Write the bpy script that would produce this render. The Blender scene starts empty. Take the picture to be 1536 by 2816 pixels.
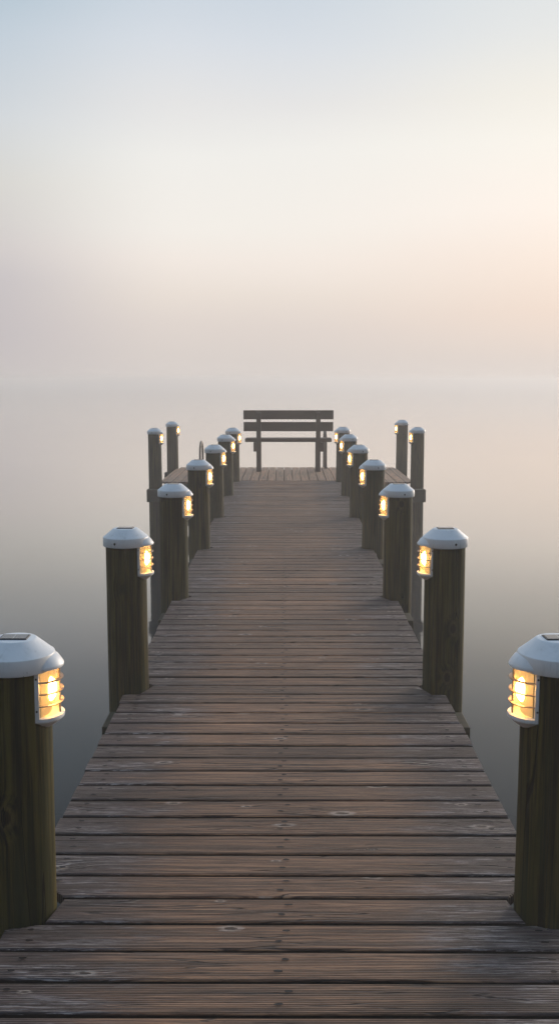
import bpy, bmesh, math, random
from mathutils import Vector, noise as mn
random.seed(11)
R = math.radians
sc = bpy.context.scene
col = sc.collection

# ------------------------------------------------------------------ helpers
def link(name, me, parent=None):
    o = bpy.data.objects.new(name, me); col.objects.link(o)
    if parent: o.parent = parent
    return o
def empty(name, loc, rz=0):
    o = bpy.data.objects.new(name, None); o.empty_display_size = .1
    o.location = loc; o.rotation_euler = (0, 0, rz); col.objects.link(o); return o
def tag(o, label=None, cat=None, group=None, kind=None):
    if label: o['label'] = label
    if cat: o['category'] = cat
    if group: o['group'] = group
    if kind: o['kind'] = kind
    return o
class MB:
    def __init__(s): s.bm = bmesh.new()
    def box(s, x0, x1, y0, y1, z0, z1, bev=0):
        b = bmesh.new()
        bmesh.ops.create_cube(b, size=1)
        for v in b.verts:
            v.co = Vector(((x0+x1)/2 + v.co.x*(x1-x0), (y0+y1)/2 + v.co.y*(y1-y0), (z0+z1)/2 + v.co.z*(z1-z0)))
        if bev: bmesh.ops.bevel(b, geom=b.edges[:], offset=bev, segments=2, affect='EDGES', profile=.6)
        me = bpy.data.meshes.new('t'); b.to_mesh(me); b.free(); s.bm.from_mesh(me); bpy.data.meshes.remove(me)
        return s
    def rings(s, rings, closed=True, cap0=True, cap1=True):
        vr = [[s.bm.verts.new(p) for p in r] for r in rings]
        n = len(vr[0])
        for a, b in zip(vr, vr[1:]):
            for i in range(n if closed else n-1):
                j = (i+1) % n
                s.bm.faces.new((a[i], a[j], b[j], b[i]))
        if cap0: s.bm.faces.new(list(reversed(vr[0])))
        if cap1: s.bm.faces.new(vr[-1])
        return s
    def lathe(s, prof, n=64, c=(0, 0)):
        return s.rings([[(c[0]+r*math.cos(2*math.pi*i/n), c[1]+r*math.sin(2*math.pi*i/n), z) for i in range(n)] for r, z in prof])
    def tube(s, pts, r, n=12):
        pts = [Vector(p) for p in pts]; rr = []
        up = Vector((.13, .97, .2)).normalized()
        for i, p in enumerate(pts):
            t = (pts[min(i+1, len(pts)-1)] - pts[max(i-1, 0)]).normalized()
            a = t.cross(up)
            if a.length < .05: a = t.cross(Vector((1, 0, 0)))
            a.normalize(); b = t.cross(a).normalized()
            rr.append([p + a*r*math.cos(2*math.pi*k/n) + b*r*math.sin(2*math.pi*k/n) for k in range(n)])
        return s.rings(rr)
    def build(s, name, mat, parent=None, smooth=None):
        bmesh.ops.recalc_face_normals(s.bm, faces=s.bm.faces[:])
        me = bpy.data.meshes.new(name); s.bm.to_mesh(me); s.bm.free()
        for m in (mat if isinstance(mat, (list, tuple)) else [mat]): me.materials.append(m)
        if smooth is not None:
            me.shade_smooth()
            me.set_sharp_from_angle(angle=R(smooth))
        return link(name, me, parent)

def lin(c):
    return tuple((v/255/12.92 if v/255 <= .04045 else ((v/255+.055)/1.055)**2.4) for v in c) + (1,)

class NT:
    def __init__(s, tree): s.t = tree; s.n = tree.nodes; s.l = tree.links
    def node(s, typ, **kw):
        n = s.n.new(typ)
        for k, v in kw.items(): setattr(n, k, v)
        return n
    def put(s, inp, v):
        if hasattr(v, 'bl_idname') or isinstance(v, bpy.types.NodeSocket): s.l.new(v, inp)
        elif v is not None: inp.default_value = v
    def math(s, op, a, b=None, c=None, clamp=False):
        n = s.node('ShaderNodeMath', operation=op, use_clamp=clamp)
        s.put(n.inputs[0], a); s.put(n.inputs[1], b)
        if c is not None: s.put(n.inputs[2], c)
        return n.outputs[0]
    def vmath(s, op, a, b=None):
        n = s.node('ShaderNodeVectorMath', operation=op)
        s.put(n.inputs[0], a); s.put(n.inputs[1], b); return n.outputs[0]
    def ss(s, v, lo, hi, o0=0., o1=1.):
        n = s.node('ShaderNodeMapRange', interpolation_type='SMOOTHSTEP')
        s.put(n.inputs['Value'], v)
        for k, q in (('From Min', lo), ('From Max', hi), ('To Min', o0), ('To Max', o1)): s.put(n.inputs[k], q)
        return n.outputs[0]
    def mix(s, f, a, b, typ='MIX'):
        n = s.node('ShaderNodeMix', data_type='RGBA', blend_type=typ)
        s.put(n.inputs['Factor'], f); s.put(n.inputs['A'], a); s.put(n.inputs['B'], b)
        return n.outputs['Result']
    def comb(s, x, y, z):
        n = s.node('ShaderNodeCombineXYZ')
        for i, v in enumerate((x, y, z)): s.put(n.inputs[i], v)
        return n.outputs[0]
    def sep(s, v):
        n = s.node('ShaderNodeSeparateXYZ'); s.put(n.inputs[0], v); return n.outputs
    def noise(s, vec, scale=1., detail=3., rough=.55, dist=0.):
        n = s.node('ShaderNodeTexNoise')
        s.put(n.inputs['Vector'], vec); n.inputs['Scale'].default_value = scale
        n.inputs['Detail'].default_value = detail; n.inputs['Roughness'].default_value = rough
        n.inputs['Distortion'].default_value = dist
        return n.outputs['Fac']
    def ramp(s, f, stops, interp='LINEAR'):
        n = s.node('ShaderNodeValToRGB'); n.color_ramp.interpolation = interp
        el = n.color_ramp.elements
        while len(el) > 1: el.remove(el[-1])
        el[0].position = stops[0][0]; el[0].color = stops[0][1]
        for p, c in stops[1:]:
            e = el.new(p); e.color = c
        s.put(n.inputs[0], f); return n.outputs[0]
def material(name):
    m = bpy.data.materials.new(name); m.use_nodes = True
    t = NT(m.node_tree); b = m.node_tree.nodes['Principled BSDF']
    return m, t, b
def bump(t, b, h, strength, dist):
    n = t.node('ShaderNodeBump'); n.inputs['Strength'].default_value = strength
    n.inputs['Distance'].default_value = dist
    t.l.new(h, n.inputs['Height']); t.l.new(n.outputs[0], b.inputs['Normal'])

# ------------------------------------------------------------------ materials
def deck_material(name, weather_scale=1., pale=1.):
    """weathered, ribbed softwood boards; attribute bc = (along, across, board random)"""
    m, t, b = material(name)
    at = t.node('ShaderNodeAttribute', attribute_name='bc')
    u, v, r = t.sep(at.outputs['Vector'])
    ro = t.math('MULTIPLY', r, 91.7)
    wob = t.noise(t.comb(t.math('ADD', t.math('MULTIPLY', u, 2.2), ro), t.math('MULTIPLY', v, 9), r), 1, 2)
    # knots
    vor = t.node('ShaderNodeTexVoronoi', voronoi_dimensions='2D', feature='F1')
    vor.inputs['Scale'].default_value = 1
    t.l.new(t.comb(t.math('ADD', t.math('MULTIPLY', u, 2.8), ro), t.math('ADD', t.math('MULTIPLY', v, 7.), t.math('MULTIPLY', r, 37.3)), 0), vor.inputs['Vector'])
    cr = t.sep(vor.outputs['Color'])
    keep = t.math('GREATER_THAN', cr[0], .6)
    size = t.math('MULTIPLY_ADD', t.math('POWER', cr[1], 1.5), .95, .22)
    d0 = t.math('DIVIDE', vor.outputs['Distance'], size)
    dn = t.math('ADD', d0, t.math('MULTIPLY_ADD', t.noise(t.comb(t.math('MULTIPLY', u, 60), t.math('MULTIPLY', v, 160), ro), 1, 3), .12, -.06))
    core = t.math('MULTIPLY', t.ss(dn, .075, .045), keep)
    halo = t.math('MULTIPLY', t.math('MULTIPLY', t.ss(dn, .16, .08), t.ss(dn, .045, .07)), keep)
    flow = t.math('MULTIPLY', t.ss(d0, .42, .0), keep)
    v2 = t.math('ADD', v, t.math('ADD', t.math('MULTIPLY', flow, t.math('MULTIPLY_ADD', cr[2], .03, -.005)), t.math('MULTIPLY', wob, .02)))
    g1 = t.noise(t.comb(t.math('ADD', t.math('MULTIPLY', u, 3.2), ro), t.math('MULTIPLY', v2, 110), ro), 1, 5, .7)
    g2 = t.noise(t.comb(t.math('ADD', t.math('MULTIPLY', u, 10.), ro), t.math('MULTIPLY', v2, 230), ro), 1, 4, .75)
    # milled ribs
    rib = t.math('SINE', t.math('MULTIPLY', t.math('ADD', v, t.math('MULTIPLY', wob, .0025)), 2*math.pi/.0078))
    # long drying cracks
    ck = t.noise(t.comb(t.math('ADD', t.math('MULTIPLY', u, .9), ro), t.math('MULTIPLY', v2, 22), ro), 1, 2)
    crack = t.math('MULTIPLY', t.ss(t.math('ABSOLUTE', t.math('SUBTRACT', ck, .5)), .016, .005), t.ss(t.noise(t.comb(t.math('MULTIPLY', u, 1.1), r, ro), 1, 1), .44, .5))
    # weathering toward the board ends
    wn = t.noise(t.comb(t.math('ADD', t.math('MULTIPLY', u, 2.6), ro), t.math('MULTIPLY', v, 14), ro), 1, 4, .6)
    wm = t.ss(t.math('ADD', t.math('MULTIPLY', t.math('ABSOLUTE', u), weather_scale), t.math('MULTIPLY_ADD', wn, .55, -.275)), .3, .68)
    gc = t.ss(g1, .33, .67)
    brown = t.mix(gc, lin((98, 65, 46)), lin((214, 160, 120)))
    grey = t.mix(gc, lin((32, 25, 26)), lin((112, 93, 93)))
    base = t.mix(wm, brown, grey)
    # pale raised fibres
    fib = t.math('MULTIPLY', t.math('MULTIPLY', t.ss(g2, .50, .58), t.ss(wn, .47, .58)), t.math('MULTIPLY_ADD', wm, .85, .06))
    base = t.mix(t.math('MULTIPLY', fib, .85), base, lin((214, 202, 198)))
    g3 = t.noise(t.comb(t.math('ADD', t.math('MULTIPLY', u, .8), ro), t.math('MULTIPLY', v2, 48), r), 1, 3, .6)
    base = t.mix(t.math('MULTIPLY', t.ss(g3, .54, .40), .6), base, lin((58, 42, 34)))
    # per board tone
    tone = t.math('MULTIPLY_ADD', t.math('FRACT', t.math('MULTIPLY', r, 17.31)), .52, .53*pale)
    base = t.mix(1., base, t.comb(tone, tone, tone), 'MULTIPLY')
    dk = t.math('MULTIPLY', t.ss(g2, .47, .37), .6)
    base = t.mix(dk, base, lin((44, 34, 30)))
    base = t.mix(t.math('MULTIPLY', t.ss(rib, .1, -.9), .58), base, lin((46, 36, 32)))
    base = t.mix(t.math('MULTIPLY', halo, t.math('MULTIPLY_ADD', g2, 4., -1.45, clamp=True)), base, lin((206, 188, 174)))
    base = t.mix(t.math('MULTIPLY', core, .88), base, lin((40, 27, 20)))
    base = t.mix(t.math('MULTIPLY', crack, .8), base, lin((28, 21, 18)))
    t.l.new(base, b.inputs['Base Color'])
    b.inputs['Roughness'].default_value = .6
    b.inputs['Specular IOR Level'].default_value = .3
    b.inputs['Sheen Weight'].default_value = .28; b.inputs['Sheen Roughness'].default_value = .35; b.inputs['Sheen Tint'].default_value = (1, .82, .68, 1)
    h = t.math('ADD', t.math('MULTIPLY', rib, .35), t.math('ADD', t.math('MULTIPLY', g1, .9), t.math('ADD', g2, t.math('MULTIPLY', crack, -2))))
    bump(t, b, h, .8, .003)
    return m
M_walk = deck_material('walkway_boards')
M_plat = deck_material('platform_boards', .25, 1.6)

def post_material():
    m, t, b = material('treated_post_wood')
    tc = t.node('ShaderNodeTexCoord'); oi = t.node('ShaderNodeObjectInfo')
    x, y, z = t.sep(tc.outputs['Object'])
    ro = t.math('MULTIPLY', oi.outputs['Random'], 53.)
    zz = t.math('ADD', z, ro)
    vor = t.node('ShaderNodeTexVoronoi', feature='F1'); vor.inputs['Scale'].default_value = 1
    t.l.new(t.comb(t.math('MULTIPLY', x, 6.5), t.math('MULTIPLY', y, 6.5), t.math('MULTIPLY', zz, 4.2)), vor.inputs['Vector'])
    keep = t.math('GREATER_THAN', t.sep(vor.outputs['Color'])[0], .76)
    d = vor.outputs['Distance']
    flow = t.math('MULTIPLY', t.ss(d, .4, .05), keep)
    core = t.math('MULTIPLY', t.ss(d, .13, .09), keep)
    halo = t.math('MULTIPLY', t.math('MULTIPLY', t.ss(d, .22, .14), t.ss(d, .09, .13)), keep)
    px = t.math('ADD', x, t.math('MULTIPLY', flow, .022)); py = t.math('ADD', y, t.math('MULTIPLY', flow, -.014))
    g1 = t.noise(t.comb(t.math('MULTIPLY', px, 60), t.math('MULTIPLY', py, 60), t.math('MULTIPLY', zz, 1.6)), 1, 4, .62)
    g2 = t.noise(t.comb(t.math('MULTIPLY', px, 260), t.math('MULTIPLY', py, 260), t.math('MULTIPLY', zz, 7)), 1, 3, .6)
    big = t.noise(t.comb(t.math('MULTIPLY', x, 7), t.math('MULTIPLY', y, 7), t.math('MULTIPLY', zz, 1.1)), 1, 3)
    ck = t.noise(t.comb(t.math('MULTIPLY', px, 13), t.math('MULTIPLY', py, 13), t.math('MULTIPLY', zz, .35)), 1, 1)
    crack = t.ss(t.math('ABSOLUTE', t.math('SUBTRACT', ck, .52)), .009, .003)
    base = t.mix(t.ss(g1, .33, .67), lin((26, 21, 9)), lin((98, 88, 40)))
    base = t.mix(t.ss(big, .4, .68), base, lin((56, 60, 32)))
    base = t.mix(t.math('MULTIPLY', t.ss(g2, .5, .32), .5), base, lin((40, 34, 18)))
    base = t.mix(t.math('MULTIPLY', halo, .22), base, lin((130, 112, 74)))
    base = t.mix(t.math('MULTIPLY', core, .8), base, lin((42, 32, 18)))
    base = t.mix(t.math('MULTIPLY', crack, .9), base, lin((14, 11, 6)))
    # dark wet algae band close to the water
    wet = t.ss(t.math('ADD', z, t.math('MULTIPLY', big, .5)), -.55, -.85)
    base = t.mix(t.math('MULTIPLY', wet, .8), base, lin((36, 36, 24)))
    t.l.new(base, b.inputs['Base Color'])
    b.inputs['Roughness'].default_value = .75
    b.inputs['Specular IOR Level'].default_value = .15
    h = t.math('ADD', g1, t.math('ADD', t.math('MULTIPLY', g2, .5), t.math('MULTIPLY', crack, -3)))
    bump(t, b, h, .6, .003)
    return m
M_post = post_material()

def beam_material():
    m, t, b = material('treated_beam_wood')
    tc = t.node('ShaderNodeTexCoord')
    x, y, z = t.sep(tc.outputs['Object'])
    g = t.noise(t.comb(t.math('MULTIPLY', x, 3), t.math('MULTIPLY', y, 30), t.math('MULTIPLY', z, 60)), 1, 5, .6)
    k = t.noise(tc.outputs['Object'], 9, 4, .6)
    base = t.mix(g, lin((34, 30, 18)), lin((84, 75, 48)))
    base = t.mix(t.ss(k, .5, .66), base, lin((60, 66, 42)))
    t.l.new(base, b.inputs['Base Color']); b.inputs['Roughness'].default_value = .8
    bump(t, b, g, .5, .003)
    return m
M_beam = beam_material()

def bench_material():
    m, t, b = material('weathered_bench_wood')
    tc = t.node('ShaderNodeTexCoord')
    x, y, z = t.sep(tc.outputs['Object'])
    g = t.noise(t.comb(t.math('MULTIPLY', x, 4), t.math('MULTIPLY', y, 40), t.math('MULTIPLY', z, 70)), 1, 5, .6)
    base = t.mix(g, lin((42, 34, 26)), lin((90, 75, 59)))
    t.l.new(base, b.inputs['Base Color']); b.inputs['Roughness'].default_value = .8; b.inputs['Specular IOR Level'].default_value = .2
    bump(t, b, g, .4, .002)
    return m
M_bench = bench_material()

def plastic_material():
    m, t, b = material('white_painted_aluminium')
    tc = t.node('ShaderNodeTexCoord'); oi = t.node('ShaderNodeObjectInfo')
    o = t.vmath('ADD', tc.outputs['Object'], t.comb(t.math('MULTIPLY', oi.outputs['Random'], 31.), 0., 0.))
    n = t.noise(o, 9, 4, .6)
    s = t.noise(o, 130, 2, .5)
    s2 = t.noise(o, 22, 2, .5)
    base = t.mix(t.ss(n, .45, .8), lin((240, 242, 243)), lin((222, 224, 223)))
    spk = t.math('MULTIPLY', t.ss(s, .70, .76), t.ss(s2, .5, .6))
    base = t.mix(t.math('MULTIPLY', spk, .75), base, lin((70, 66, 60)))
    gx, gy, gz = t.sep(tc.outputs['Object'])
    drip = t.noise(t.vmath('MULTIPLY', o, (70., 70., 9.)), 1, 3, .6)
    grime = t.math('MULTIPLY', t.ss(drip, .52, .72), t.ss(n, .42, .62))
    base = t.mix(t.math('MULTIPLY', grime, .22), base, lin((120, 118, 104)))
    t.l.new(base, b.inputs['Base Color'])
    b.inputs['Roughness'].default_value = .42
    bump(t, b, t.noise(o, 300, 2, .5), .12, .001)
    return m
M_white = plastic_material()

def simple(name, c, rough, metal=0., scale=40, amt=.25):
    m, t, b = material(name)
    tc = t.node('ShaderNodeTexCoord')
    n = t.noise(tc.outputs['Object'], scale, 4, .6)
    base = t.mix(n, lin(tuple(max(0, v*(1-amt)) for v in c)), lin(tuple(min(255, v*(1+amt)) for v in c)))
    t.l.new(base, b.inputs['Base Color'])
    b.inputs['Roughness'].default_value = rough; b.inputs['Metallic'].default_value = metal
    return m
M_nail = simple('rusty_nail', (36, 28, 26), .6, .3)
M_edge = simple('gap_shade_board_sides', (38, 32, 26), .9, 0., 30)  # shade of the plank gaps put into the colour of the board sides
M_screw = simple('dark_screw', (70, 68, 66), .4, .8)
M_steel = simple('galvanised_steel_tube', (92, 86, 80), .45, .7, 25)
M_guard = simple('guard_metal', (150, 138, 126), .5, .1)

def solar_material():
    m, t, b = material('solar_cells')
    tc = t.node('ShaderNodeTexCoord')
    x, y, z = t.sep(tc.outputs['Object'])
    ly = t.math('ABSOLUTE', t.math('SUBTRACT', t.math('FRACT', t.math('MULTIPLY', y, 125)), .5))
    lx = t.math('ABSOLUTE', t.math('SUBTRACT', t.math('FRACT', t.math('ADD', t.math('MULTIPLY', x, 14), .0)), .5))
    line = t.math('MAXIMUM', t.ss(ly, .40, .46), t.ss(lx, .47, .49))
    base = t.mix(line, lin((84, 80, 84)), lin((165, 160, 155)))
    t.l.new(base, b.inputs['Base Color']); b.inputs['Roughness'].default_value = .22
    return m
M_solar = solar_material()
M_frame = simple('solar_frame', (26, 28, 32), .4)

def lens_material():
    m = bpy.data.materials.new('amber_frosted_glass'); m.use_nodes = True
    t = NT(m.node_tree); t.n.clear()
    out = t.node('ShaderNodeOutputMaterial')
    tr = t.node('ShaderNodeBsdfTransparent'); tr.inputs[0].default_value = (.9, .66, .34, 1)
    tl = t.node('ShaderNodeBsdfTranslucent'); tl.inputs[0].default_value = (.36, .20, .07, 1)
    gl = t.node('ShaderNodeBsdfGlossy'); gl.inputs['Roughness'].default_value = .12
    tc = t.node('ShaderNodeTexCoord')
    n = t.noise(tc.outputs['Object'], 260, 3, .6)
    em = t.node('ShaderNodeEmission')
    t.l.new(t.mix(n, (1, .55, .18, 1), (1, .66, .30, 1)), em.inputs[0]); em.inputs[1].default_value = LENS_GLOW
    m1 = t.node('ShaderNodeMixShader'); m1.inputs[0].default_value = .36
    t.l.new(tr.outputs[0], m1.inputs[1]); t.l.new(tl.outputs[0], m1.inputs[2])
    a = t.node('ShaderNodeAddShader'); t.l.new(m1.outputs[0], a.inputs[0]); t.l.new(em.outputs[0], a.inputs[1])
    lw = t.node('ShaderNodeFresnel'); lw.inputs[0].default_value = 1.4
    m2 = t.node('ShaderNodeMixShader'); t.l.new(lw.outputs[0], m2.inputs[0])
    t.l.new(a.outputs[0], m2.inputs[1]); t.l.new(gl.outputs[0], m2.inputs[2])
    t.l.new(m2.outputs[0], out.inputs[0])
    return m
LENS_GLOW = .5
BULB = 80.
M_lens = lens_material()
mb_, tb_, bb_ = material('lit_bulb')
bb_.inputs['Base Color'].default_value = (1, .8, .5, 1)
bb_.inputs['Emission Color'].default_value = (1, .66, .30, 1)
bb_.inputs['Emission Strength'].default_value = BULB
M_bulb = mb_

def water_material():
    m = bpy.data.materials.new('calm_lake_water'); m.use_nodes = True
    t = NT(m.node_tree); t.n.clear()
    out = t.node('ShaderNodeOutputMaterial')
    tc = t.node('ShaderNodeTexCoord')
    n1 = t.noise(tc.outputs['Object'], .55, 3, .5)
    n2 = t.noise(tc.outputs['Object'], 3.2, 3, .55)
    bn = t.node('ShaderNodeBump'); bn.inputs['Strength'].default_value = .12; bn.inputs['Distance'].default_value = .05
    t.l.new(t.math('ADD', n1, t.math('MULTIPLY', n2, .16)), bn.inputs['Height'])
    lw = t.node('ShaderNodeLayerWeight'); lw.inputs[0].default_value = .5
    g = lambda v: (v, v, v, 1)
    refl = t.ramp(lw.outputs['Facing'], [(0, g(.025)), (.60, g(.05)), (.68, g(.12)), (.73, g(.21)), (.80, g(.42)), (.85, g(.63)), (.925, g(.91)), (.975, g(1)), (1, g(1))])
    df = t.node('ShaderNodeBsdfDiffuse'); df.inputs[0].default_value = (.012, .020, .026, 1)
    gl = t.node('ShaderNodeBsdfGlossy'); gl.inputs['Roughness'].default_value = .06; gl.inputs[0].default_value = (1, .972, .935, 1)
    t.l.new(bn.outputs[0], gl.inputs['Normal'])
    mx = t.node('ShaderNodeMixShader')
    t.l.new(refl, mx.inputs[0]); t.l.new(df.outputs[0], mx.inputs[1]); t.l.new(gl.outputs[0], mx.inputs[2])
    t.l.new(mx.outputs[0], out.inputs[0])
    return m
M_water = water_material()

# ------------------------------------------------------------------ pier layout
HW = .82                      # half width of the walkway
YS = [2.98 + 2.27*k for k in range(6)] + [16.33]
PX = .812
RP = .102
NOTCH = .127
WATER = -1.245
TY0, TY1, TX0, TX1 = 16.44, 18.98, -1.97, 2.06
TP = {'fl': (-2.03, 16.22), 'fr': (2.09, 16.26), 'bl': (-2.03, 18.78), 'br': (2.13, 18.78)}
RX = [.806, .825, .832, .845, .868, .895, .920]
def pile_x(y, s): return (.800 if y < 3 else PX) if s < 0 else RX[YS.index(y)]
def edge_r(y): return .826 + .085*max(0, min(1, (y-7)/9.5))
holes = [(s*pile_x(y, s), y) for y in YS for s in (-1, 1)] + [v for v in TP.values()]

pier = empty('pier', (0, 0, 0))
tag(pier, 'long weathered plank pier reaching out over misty water to a T shaped end platform', 'pier')

def edge_at(x, y, sgn, clear=NOTCH):
    """walking edge x pushed inward by pile holes"""
    for hx, hy in holes:
        if hx*sgn > 0 and abs(abs(hx)-abs(x)) < .3:
            dy = abs(y-hy)
            if dy < clear:
                c = abs(hx) - math.sqrt(clear*clear - dy*dy)
                x = sgn*min(abs(x), c)
    return x

def board(bm, lay, r, s0, s1, ends, along, top=0., th=.032, skew=0., crown=0.):
    """s0..s1: across range; ends(s)->(a0,a1) along range; along='x' or 'y'"""
    c = .005
    ss = [s0, s0, s0+c*.35, s0+c]
    k = max(2, int((s1-s0)/.012))
    ss += [s0+c + (s1-s0-2*c)*i/k for i in range(1, k)]
    ss += [s1-c, s1-c*.35, s1, s1]
    zz = [-th, -c, -c*.3, 0] + [crown*math.sin(math.pi*i/k) for i in range(1, k)] + [0, -c*.3, -c, -th]
    NA = 24 if along == 'x' else 10
    rows = []
    for s, z in zip(ss, zz):
        a0, a1 = ends(s)
        row = []
        for i in range(NA+1):
            a = a0 + (a1-a0)*i/NA
            dz = top + skew*a + .0012*mn.noise(Vector((a*1.3, r*40, 0)))
            ds = .0012*mn.noise(Vector((a*1.1, r*70, 5)))
            p = (a, s+ds, z+dz) if along == 'x' else (s+ds, a, z+dz)
            v = bm.verts.new(p); v[lay] = Vector((a if along == 'x' else a-17.7, s-s0, r)); row.append(v)
        rows.append(row)
    nr = len(rows)
    for q, (ra, rb) in enumerate(zip(rows, rows[1:])):
        for i in range(NA):
            f = bm.faces.new((ra[i], ra[i+1], rb[i+1], rb[i]))
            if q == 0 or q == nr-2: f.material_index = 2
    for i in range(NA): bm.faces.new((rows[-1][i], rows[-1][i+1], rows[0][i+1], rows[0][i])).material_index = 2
    bm.faces.new([r_[0] for r_ in rows][::-1]); bm.faces.new([r_[-1] for r_ in rows])

def nail(bm, x, y, z=.0012, r=.0042, stretch=1.):
    n = 10
    a = random.uniform(0, 6)
    vs = [bm.verts.new((x + r*stretch*math.cos(2*math.pi*i/n)*random.uniform(.8, 1.2), y + r*math.sin(2*math.pi*i/n)*random.uniform(.8, 1.2), z)) for i in range(n)]
    f = bm.faces.new(vs); f.material_index = 1

# walkway boards run across
bm = bmesh.new(); lay = bm.verts.layers.float_vector.new('bc')
P = .1503
y = 3.485 - P*30
nails = []
while y + P < TY0 + .02:
    r = random.random()
    e0, e1 = random.uniform(-.004, .004), random.uniform(-.004, .004)
    gap = random.uniform(.013, .018)
    ends = lambda s, e0=e0, e1=e1: (edge_at(-HW+e0, s, -1), edge_at(edge_r(s)+e1, s, 1))
    tz = random.uniform(-.0015, .0015)
    board(bm, lay, r, y+gap/2, y+P-gap/2, ends, 'x', tz, skew=random.uniform(-.001, .001), crown=random.uniform(-.0012, .0016))
    for xn in (-.007, None, 0.01):
        if xn is None: continue
    nails.append((-.012+random.uniform(-.006, .006), y+P*.30)); nails.append((.006+random.uniform(-.008, .008), y+P*.68))
    for sx in (-1, 1):
        for q in (.3, .7):
            xx = sx*((.735 if sx < 0 else edge_r(y)-.085)+random.uniform(-.012, .012)); yy = y+P*q
            if all((xx-hx)**2+(yy-hy)**2 > .15**2 for hx, hy in holes): nails.append((xx, yy))
    y += P
for x_, y_ in nails: nail(bm, x_, y_, .0045, .0058, 2.0)
bmesh.ops.recalc_face_normals(bm, faces=bm.faces[:])
for f in bm.faces:
    if f.material_index == 1 and f.normal.z < 0: f.normal_flip()
me = bpy.data.meshes.new('walkway_deck'); bm.to_mesh(me); bm.free()
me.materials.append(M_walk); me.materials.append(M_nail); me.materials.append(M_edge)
link('walkway_deck', me, pier)

# platform boards run lengthwise
bm = bmesh.new(); lay = bm.verts.layers.float_vector.new('bc')
xs = [-.005 + .1362*k for k in range(-15, 16)]
nails = []
for a, b_ in zip(xs, xs[1:]):
    a, b_ = max(a, TX0), min(b_, TX1)
    if b_ - a < .03: continue
    r = random.random(); mid = (a+b_)/2
    gap = random.uniform(.009, .012)
    e0, e1 = random.uniform(-.006, .006), random.uniform(-.012, .006)
    def ends(s, e0=e0, e1=e1, mid=mid):
        y0 = TY0+.004 if -.70 < mid < .80 else 16.20+e0
        y1 = TY1+e1
        for hx, hy in holes:
            dx = abs(s-hx)
            if dx < NOTCH and hy > 16:
                c = math.sqrt(NOTCH**2-dx*dx)
                if hy < 17.5: y0 = max(y0, hy+c)
                else: y1 = min(y1, hy-c)
        return y0, y1
    board(bm, lay, r, a+gap/2, b_-gap/2, ends, 'y', random.uniform(-.002, .002), crown=random.uniform(-.001, .001))
    for yy in (16.62, 17.7, 18.85):
        for q in (.3, .7):
            xx = a+(b_-a)*q
            if all((xx-hx)**2+(yy-hy)**2 > .16**2 for hx, hy in holes): nails.append((xx, yy+random.uniform(-.01, .01)))
for x_, y_ in nails: nail(bm, x_, y_, .0040, .0045, 1.)
bmesh.ops.recalc_face_normals(bm, faces=bm.faces[:])
for f in bm.faces:
    if f.material_index == 1 and f.normal.z < 0: f.normal_flip()
me = bpy.data.meshes.new('platform_deck'); bm.to_mesh(me); bm.free()
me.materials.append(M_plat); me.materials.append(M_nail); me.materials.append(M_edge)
link('platform_deck', me, pier)

# framing
for yb in YS[:-1]:
    MB().box(-.895, edge_r(yb)+.085, yb-.36, yb-.118, -.30, -.092, .006).build('crossbeam', M_beam, pier)
MB().box(-2.135, 2.19, 15.93, 16.09, -.29, -.095, .006).build('crossbeam', M_beam, pier)
MB().box(-2.20, 2.24, 18.90, 19.06, -.31, -.095, .006).build('crossbeam', M_beam, pier)
for x_ in (-.60, 0, .60):
    MB().box(x_-.04, x_+.04, -1.02, 16.40, -.094, -.036, .004).build('stringer', M_beam, pier)
for y_ in (16.21, 17.7, 18.80):
    MB().box(-1.86 if y_ != 17.7 else -1.95, 1.9 if y_ != 17.7 else 2.03, y_, y_+.07, -.21, -.037, .004).build('joist', M_beam, pier)
MB().box(-1.93, 1.99, 16.17, 16.27, -1.06, -.88, .006).build('brace', M_beam, pier)
MB().box(-1.93, 2.03, 18.72, 18.82, -1.06, -.88, .006).build('brace', M_beam, pier)

# ------------------------------------------------------------------ lamp piling
def dsec(x0, w, rx, xb, z, n=22):
    """D shaped section: flat back at xb, straight sides to x0, half ellipse in front"""
    pts = [(xb, -w, z)]
    for i in range(n+1):
        a = -math.pi/2 + math.pi*i/n
        pts.append((x0 + rx*math.cos(a), w*math.sin(a), z))
    pts.append((xb, w, z))
    return pts

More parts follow.
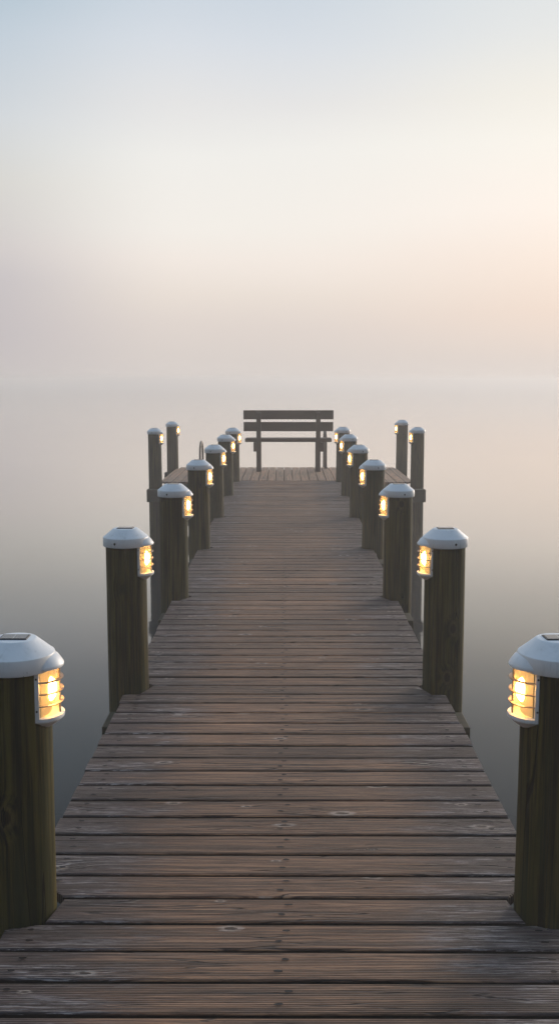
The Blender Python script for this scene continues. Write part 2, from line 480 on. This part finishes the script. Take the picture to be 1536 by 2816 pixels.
def make_piling():
    root = empty('lamp_piling', (0, 0, 0))
    # tapered post with slightly irregular round
    n, rows = 56, []
    zs = [-2.1 + (2.1+.80)*i/58 for i in range(59)]
    for z in zs:
        row = []
        for i in range(n):
            a = 2*math.pi*i/n
            rr = RP + .0025 - .0022*z + .0022*mn.noise(Vector((math.cos(a)*1.6, math.sin(a)*1.6, z*.9))) + .0012*mn.noise(Vector((math.cos(a)*7, math.sin(a)*7, z*1.2)))
            row.append((rr*math.cos(a), rr*math.sin(a), z))
        rows.append(row)
    MB().rings(rows).build('post', M_post, root, 50)
    # cap
    cap = MB().lathe([(.098, .752), (.110, .752), (.1155, .754), (.117, .758), (.1165, .797), (.115, .8005), (.111, .803), (.066, .8405), (.063, .8425), (.060, .8432), (.02, .8432)], 72).build('cap', M_white, root, 28)
    MB().box(-.041, .041, -.029, .029, .8425, .8462, .001).build('solar_frame', M_frame, cap)
    MB().box(-.037, .037, -.025, .025, .8445, .8474, 0).build('solar_panel', M_solar, cap)
    for ang in (108, 180, 252):
        a = R(ang); c, s = math.cos(a), math.sin(a)
        b = MB(); nn = 14
        def ring(rad, d): return [((.1155+d)*c - rad*math.cos(2*math.pi*k/nn)*s, (.1155+d)*s + rad*math.cos(2*math.pi*k/nn)*c, .776 + rad*math.sin(2*math.pi*k/nn)) for k in range(nn)]
        b.rings([ring(.0058, -.001), ring(.0058, .0022), ring(.0045, .0032), ring(.0022, .0032), ring(.002, .0018)]).build('screw', M_screw, cap, 40)
    # lantern
    X0 = .080
    lan = MB()
    lan.rings([dsec(X0-.002, .046, .026, .03, .8045), dsec(X0, .060, .047, .03, .790), dsec(X0, .0725, .061, .03, .770), dsec(X0, .0735, .063, .03, .766), dsec(X0, .073, .062, .03, .760), dsec(X0, .0675, .056, .03, .7585)])
    lan.rings([dsec(X0, .068, .056, .03, .618), dsec(X0, .073, .0615, .03, .6165), dsec(X0, .0735, .062, .03, .611), dsec(X0, .0725, .061, .03, .605), dsec(X0, .056, .046, .03, .592), dsec(X0-.002, .032, .024, .03, .575), dsec(X0-.006, .010, .008, .03, .562)])
    lan.box(.040, .0832, -.0735, .0735, .604, .762, .0025)
    lantern = lan.build('lantern', M_white, root, 35)
    # lens: half cylinder shell
    le = MB(); n = 26; rl = .0440
    le.rings([[(X0+.002+rl*math.cos(-math.pi/2+math.pi*i/n), rl*1.32*math.sin(-math.pi/2+math.pi*i/n), z) for i in range(n+1)] for z in (.6165, .640, .688, .735, .7595)], closed=False, cap0=False, cap1=False)
    le.build('lens', M_lens, lantern, 60)
    # bulb
    bu = MB()
    bu.lathe([(.008, .652), (.012, .656), (.019, .666), (.0225, .680), (.0225, .700), (.019, .713), (.010, .722), (.003, .724)], 20, (X0+.018, 0))
    bu.build('bulb', M_bulb, lantern, 60)
    # guards
    for z in (.6525, .688, .7235):
        g = MB(); n = 26
        inn = [(X0+.003+.0450*math.cos(-math.pi/2+math.pi*i/n), .0600*math.sin(-math.pi/2+math.pi*i/n)) for i in range(n+1)]
        out = [(X0+.003+.0575*math.cos(-math.pi/2+math.pi*i/n), .0700*math.sin(-math.pi/2+math.pi*i/n)) for i in range(n+1)]
        loop = out + inn[::-1]
        bmg = g.bm
        lo = [bmg.verts.new((p[0], p[1], z-.0014)) for p in loop]; hi = [bmg.verts.new((p[0], p[1], z+.0014)) for p in loop]
        m_ = len(loop)
        for i in range(m_):
            j = (i+1) % m_; bmg.faces.new((lo[i], lo[j], hi[j], hi[i]))
        for i in range(n):
            for L in (lo, hi): bmg.faces.new((L[i], L[i+1], L[m_-2-i], L[m_-1-i]))
        g.build('guard_ring', M_guard, lantern, 30)
    MB().box(X0+.0475, X0+.0520, -.004, .004, .611, .763, .001).build('guard_bar', M_guard, lantern)
    for sy in (-1, 1):
        for z in (.640, .737):
            s_ = MB(); nn = 12
            s_.rings([[(.0765 + q*math.cos(2*math.pi*k/nn), sy*(.0725+d), z + q*math.sin(2*math.pi*k/nn)) for k in range(nn)] for q, d in ((.003, 0), (.003, .002), (.0016, .0026))])
            s_.build('screw', M_screw, lantern, 40)
    return root

def kids(o): return [c for c in bpy.data.objects if c.parent == o]
def copy_tree(o, parent=None):
    c = o.copy(); col.objects.link(c); c.parent = parent
    for ch in kids(o): copy_tree(ch, c)
    return c

ordn = ['nearest', 'second nearest', 'third', 'fourth', 'fifth', 'sixth', 'seventh and last']
labels = {
 (0, -1): 'nearest left lamp piling, large in front, white cap cut off by the photo edge',
 (0, 1): 'nearest right lamp piling, very dark post, white cap cut off by the photo edge',
 (1, -1): 'second piling on the left of the walkway, crossbeam end showing at its foot',
 (1, 1): 'second piling on the right of the walkway, its whole white cap against the water',
 (2, -1): 'third piling on the left of the walkway, overlapping a far platform piling',
 (2, 1): 'third piling from the viewer on the right of the walkway, lit lantern facing the boards',
 (3, -1): 'fourth piling on the left, below the curved ladder handrail',
 (3, 1): 'fourth piling on the right of the walkway, between the third and fifth',
 (4, -1): 'fifth piling on the left, just right of the curved ladder handrail',
 (4, 1): 'fifth piling from the viewer on the right of the walkway',
 (5, -1): 'sixth piling from the viewer on the left of the walkway, second from the bench',
 (5, 1): 'sixth piling on the right of the walkway, second from the bench on that side',
 (6, -1): 'last walkway piling on the left, next to the bench, where platform begins',
 (6, 1): 'last walkway piling on the right, next to the bench, where platform begins'}
proto = make_piling()
first = True
def place(x, y, s, label, dz=0.):
    global first
    o = proto if first else copy_tree(proto)
    first = False
    o.location = (x, y, dz)
    o.rotation_euler = (R(random.uniform(-.25, .25)), R(random.uniform(-.25, .25)), (0 if s < 0 else math.pi) + R(random.uniform(-3, 3)))
    tag(o, label, 'lamp post', 'solar lamp pilings along the pier')
dzs = {(6, 1): .014, (5, 1): .004}
for k, y_ in enumerate(YS):
    for s in (-1, 1):
        place(s*pile_x(y_, s), y_, s, labels[(k, s)], dzs.get((k, s), 0))
place(*TP['fl'], -1, 'lamp piling at the front left corner of the end platform, standing in the water')
place(*TP['bl'], -1, 'lamp piling at the far left corner of the end platform, left of the curved handrail', .0)
place(*TP['fr'], 1, 'tall lamp piling at the front right corner of the end platform', .014)
place(*TP['br'], 1, 'lamp piling at the far right corner of the end platform, highest on that side', .030)

# ------------------------------------------------------------------ bench
bench = empty('bench', (.07, 18.0, 0))
tag(bench, 'wooden slatted bench on the end platform with its back to the viewer', 'bench')
def bx(name, a, mat=M_bench, bev=.004): return MB().box(*a, bev).build(name, mat, bench)
LXs = (-.518, .518)
for x_ in LXs:
    bx('rear_leg', (x_-.040, x_+.040, 0, .075, .002, 1.055))
    bx('front_leg', (x_-.036, x_+.036, .43, .50, .002, .512))
for x_, s in zip(LXs, (-1, 1)):
    a = (x_+s*.040+(0 if s > 0 else -.05), x_+s*.040+(.05 if s > 0 else 0))
    bx('seat_bearer', (min(a)+s*.0015, max(a)+s*.0015, .02, .50, .352, .512))
bx('backrest_slat', (-.785, .785, .077, .115, .912, 1.070))
bx('backrest_slat', (-.782, .780, .077, .115, .705, .866))
bx('seat_plank', (-.76, .757, .117, .245, .5145, .575))
bx('seat_plank', (-.755, .755, .257, .385, .5145, .574))
bx('seat_plank', (-.75, .75, .397, .525, .5145, .573))
for x_ in LXs:
    bx('metal_strap', (x_-.038, x_+.038, -.0035, -.0005, 1.022, 1.046), M_steel, 0)

# ------------------------------------------------------------------ ladder handrails
def handrail(x, y0, y1, top, lean, label, flange=True):
    root = empty('ladder_handrail', (x, y0, 0))
    tag(root, label, 'handrail', 'ladder handrails on the end platform')
    r = .020; w = (y1-y0)/2
    pts = [(0, 0, .004), (0, 0, top-w)]
    for i in range(1, 16):
        a = math.pi - math.pi*i/15
        pts.append((lean*(1+math.cos(a))/2, w+w*math.cos(a), top-w+w*math.sin(a)))
    pts += [(lean, 2*w, .2), (lean, 2*w, -1.5)]
    MB().tube(pts, r, 14).build('tube', M_steel, root, 50)
    MB().lathe([(.045, .002), (.045, .008), (.026, .010), (.024, .03)], 20).build('base_flange', M_steel, root, 40)
    for a in (45, 135, 225, 315):
        MB().lathe([(.006, .008), (.006, .018), (.003, .020)], 8, (.036*math.cos(R(a)), .036*math.sin(R(a)))).build('bolt', M_steel, root)
handrail(-1.52, 18.62, 19.10, .475, .012, 'curved steel ladder handrail at the left part of the end platform, behind the fourth piling')
handrail(.752, 18.68, 19.12, .70, -.02, 'slim upright steel ladder handrail seen edge on behind the right end of the bench')

# ------------------------------------------------------------------ water
S = 390
bm = bmesh.new()
N = 60
def sp(i): 
    q = i/N*2-1
    return S*(abs(q)**2.2)*(1 if q > 0 else -1)
g = [[bm.verts.new((sp(i), 10+sp(j), WATER)) for i in range(N+1)] for j in range(N+1)]
for j in range(N):
    for i in range(N): bm.faces.new((g[j][i], g[j][i+1], g[j+1][i+1], g[j+1][i]))
me = bpy.data.meshes.new('water'); bm.to_mesh(me); bm.free(); me.materials.append(M_water)
tag(link('water', me), 'calm misty lake water all round the pier', 'water', kind='structure')

# ------------------------------------------------------------------ haze
DENS = .0076
mh = bpy.data.materials.new('haze_air'); mh.use_nodes = True
th = NT(mh.node_tree); th.n.clear()
out = th.node('ShaderNodeOutputMaterial'); pv = th.node('ShaderNodeVolumePrincipled')
pv.inputs['Color'].default_value = (.997, .972, .955, 1)
pv.inputs['Density'].default_value = DENS
pv.inputs['Anisotropy'].default_value = .32
th.l.new(pv.outputs[0], out.inputs['Volume'])
hz = MB().box(-400, 400, -390, 410, WATER-3.2, 1.95).build('haze', mh)
tag(hz, 'pale morning mist lying over the lake', 'haze', kind='stuff')

# ------------------------------------------------------------------ sky
w = bpy.data.worlds.new('World'); sc.world = w; w.use_nodes = True
t = NT(w.node_tree); t.n.clear()
tc = t.node('ShaderNodeTexCoord')
x, y, z = t.sep(tc.outputs['Generated'])
el = t.math('DIVIDE', t.math('MULTIPLY', t.math('ARCSINE', z), 180/math.pi), 90.)
hl = t.math('SQRT', t.math('ADD', t.math('MULTIPLY', x, x), t.math('MULTIPLY', y, y)))
az = t.math('DIVIDE', x, t.math('MAXIMUM', hl, .001))
def stops(l): return [(max(0, min(1, e/90)), lin(c)) for e, c in l]
# soft mist texture makes the bands slightly uneven
nz = t.noise(t.vmath('MULTIPLY', tc.outputs['Generated'], (1.6, 1.6, 7.)), 1, 2, .5)
el2 = t.math('ADD', el, t.math('MULTIPLY_ADD', nz, .03, -.015))
elc = t.math('MAXIMUM', el2, 0.)
HI = [(32, (186, 200, 216)), (60, (132, 162, 196)), (90, (110, 144, 184))]
SL = [(0, (199, 193, 192)), (1, (197, 191, 192)), (2.4, (194, 189, 192)), (5.4, (193, 189, 194)), (7.5, (204, 199, 200)), (10.7, (210, 209, 206)), (13.5, (205, 211, 217)), (17, (189, 202, 214)), (19.5, (168, 189, 204))] + HI
SC = [(0, (218, 210, 205)), (1.2, (217, 209, 204)), (2.9, (221, 212, 207)), (4.8, (230, 221, 214)), (7, (239, 231, 225)), (8.6, (240, 236, 231)), (12.2, (237, 236, 233)), (14.4, (226, 226, 227)), (17, (213, 219, 227)), (20, (196, 208, 220))] + HI
SR = [(0, (224, 215, 209)), (1, (222, 213, 207)), (3.8, (230, 217, 209)), (6.7, (239, 228, 221)), (9.1, (244, 237, 232)), (12.2, (241, 239, 234)), (14.5, (234, 233, 228)), (17.5, (222, 226, 228)), (21, (212, 220, 226))] + HI
cl = t.ramp(elc, stops(SL)); cc = t.ramp(elc, stops(SC)); crr = t.ramp(elc, stops(SR))
c = t.mix(t.ss(az, -.31, -.09), cl, cc)
c = t.mix(t.ss(az, -.02, .24), c, crr)
behind = t.ss(y, .40, -.2)
elb = t.ss(z, .30, .80)
dark = t.mix(elb, lin((22, 24, 26)), lin((140, 166, 194)))
c = t.mix(t.math('MULTIPLY', behind, .92), c, dark)
bg = t.node('ShaderNodeBackground'); t.l.new(c, bg.inputs[0]); bg.inputs[1].default_value = .99
SUN_EL, SUN_AZ = 7., 38.        # azimuth to the right of straight ahead
sky = t.node('ShaderNodeTexSky', sky_type='NISHITA'); sky.sun_disc = False
sky.sun_elevation = R(SUN_EL); sky.sun_rotation = R(SUN_AZ); sky.air_density = 1.5; sky.dust_density = 4.
bg2 = t.node('ShaderNodeBackground'); t.l.new(sky.outputs[0], bg2.inputs[0]); bg2.inputs[1].default_value = .01
add = t.node('ShaderNodeAddShader'); t.l.new(bg.outputs[0], add.inputs[0]); t.l.new(bg2.outputs[0], add.inputs[1])
wo = t.node('ShaderNodeOutputWorld'); t.l.new(bg.outputs[0] if False else add.outputs[0], wo.inputs[0])
w.cycles.sampling_method = 'AUTOMATIC'

sl = bpy.data.lights.new('sun', 'SUN'); sl.energy = 3.2; sl.angle = R(25); sl.color = (1, .86, .72)
so = bpy.data.objects.new('sun', sl); col.objects.link(so)
d = Vector((math.sin(R(SUN_AZ))*math.cos(R(SUN_EL)), math.cos(R(SUN_AZ))*math.cos(R(SUN_EL)), math.sin(R(SUN_EL))))
so.rotation_euler = (-d).to_track_quat('-Z', 'Y').to_euler(); so.location = (0, 0, 30)

# ------------------------------------------------------------------ camera
cam = bpy.data.cameras.new('camera'); co = bpy.data.objects.new('camera', cam); col.objects.link(co)
cam.sensor_fit = 'VERTICAL'; cam.sensor_height = 36; cam.sensor_width = 36*1536/2816; cam.lens = 2840/2816*36
cam.clip_start = .05; cam.clip_end = 3000
co.location = (0, 0, 1.6); co.rotation_euler = (R(90-7.304), 0, R(.272))
sc.camera = co

sc.view_settings.view_transform = 'Standard'; sc.view_settings.look = 'None'
sc.view_settings.exposure = 0; sc.view_settings.gamma = 1
sc.render.engine = 'CYCLES'
sc.render.filter_size = 1.0
sc.cycles.max_bounces = 12; sc.cycles.diffuse_bounces = 3; sc.cycles.glossy_bounces = 3
sc.cycles.transmission_bounces = 4; sc.cycles.transparent_max_bounces = 12; sc.cycles.volume_bounces = 8
sc.cycles.use_denoising = True
sc.cycles.sample_clamp_indirect = 3.
sc.cycles.sample_clamp_direct = 0
sc.cycles.caustics_reflective = False; sc.cycles.caustics_refractive = False
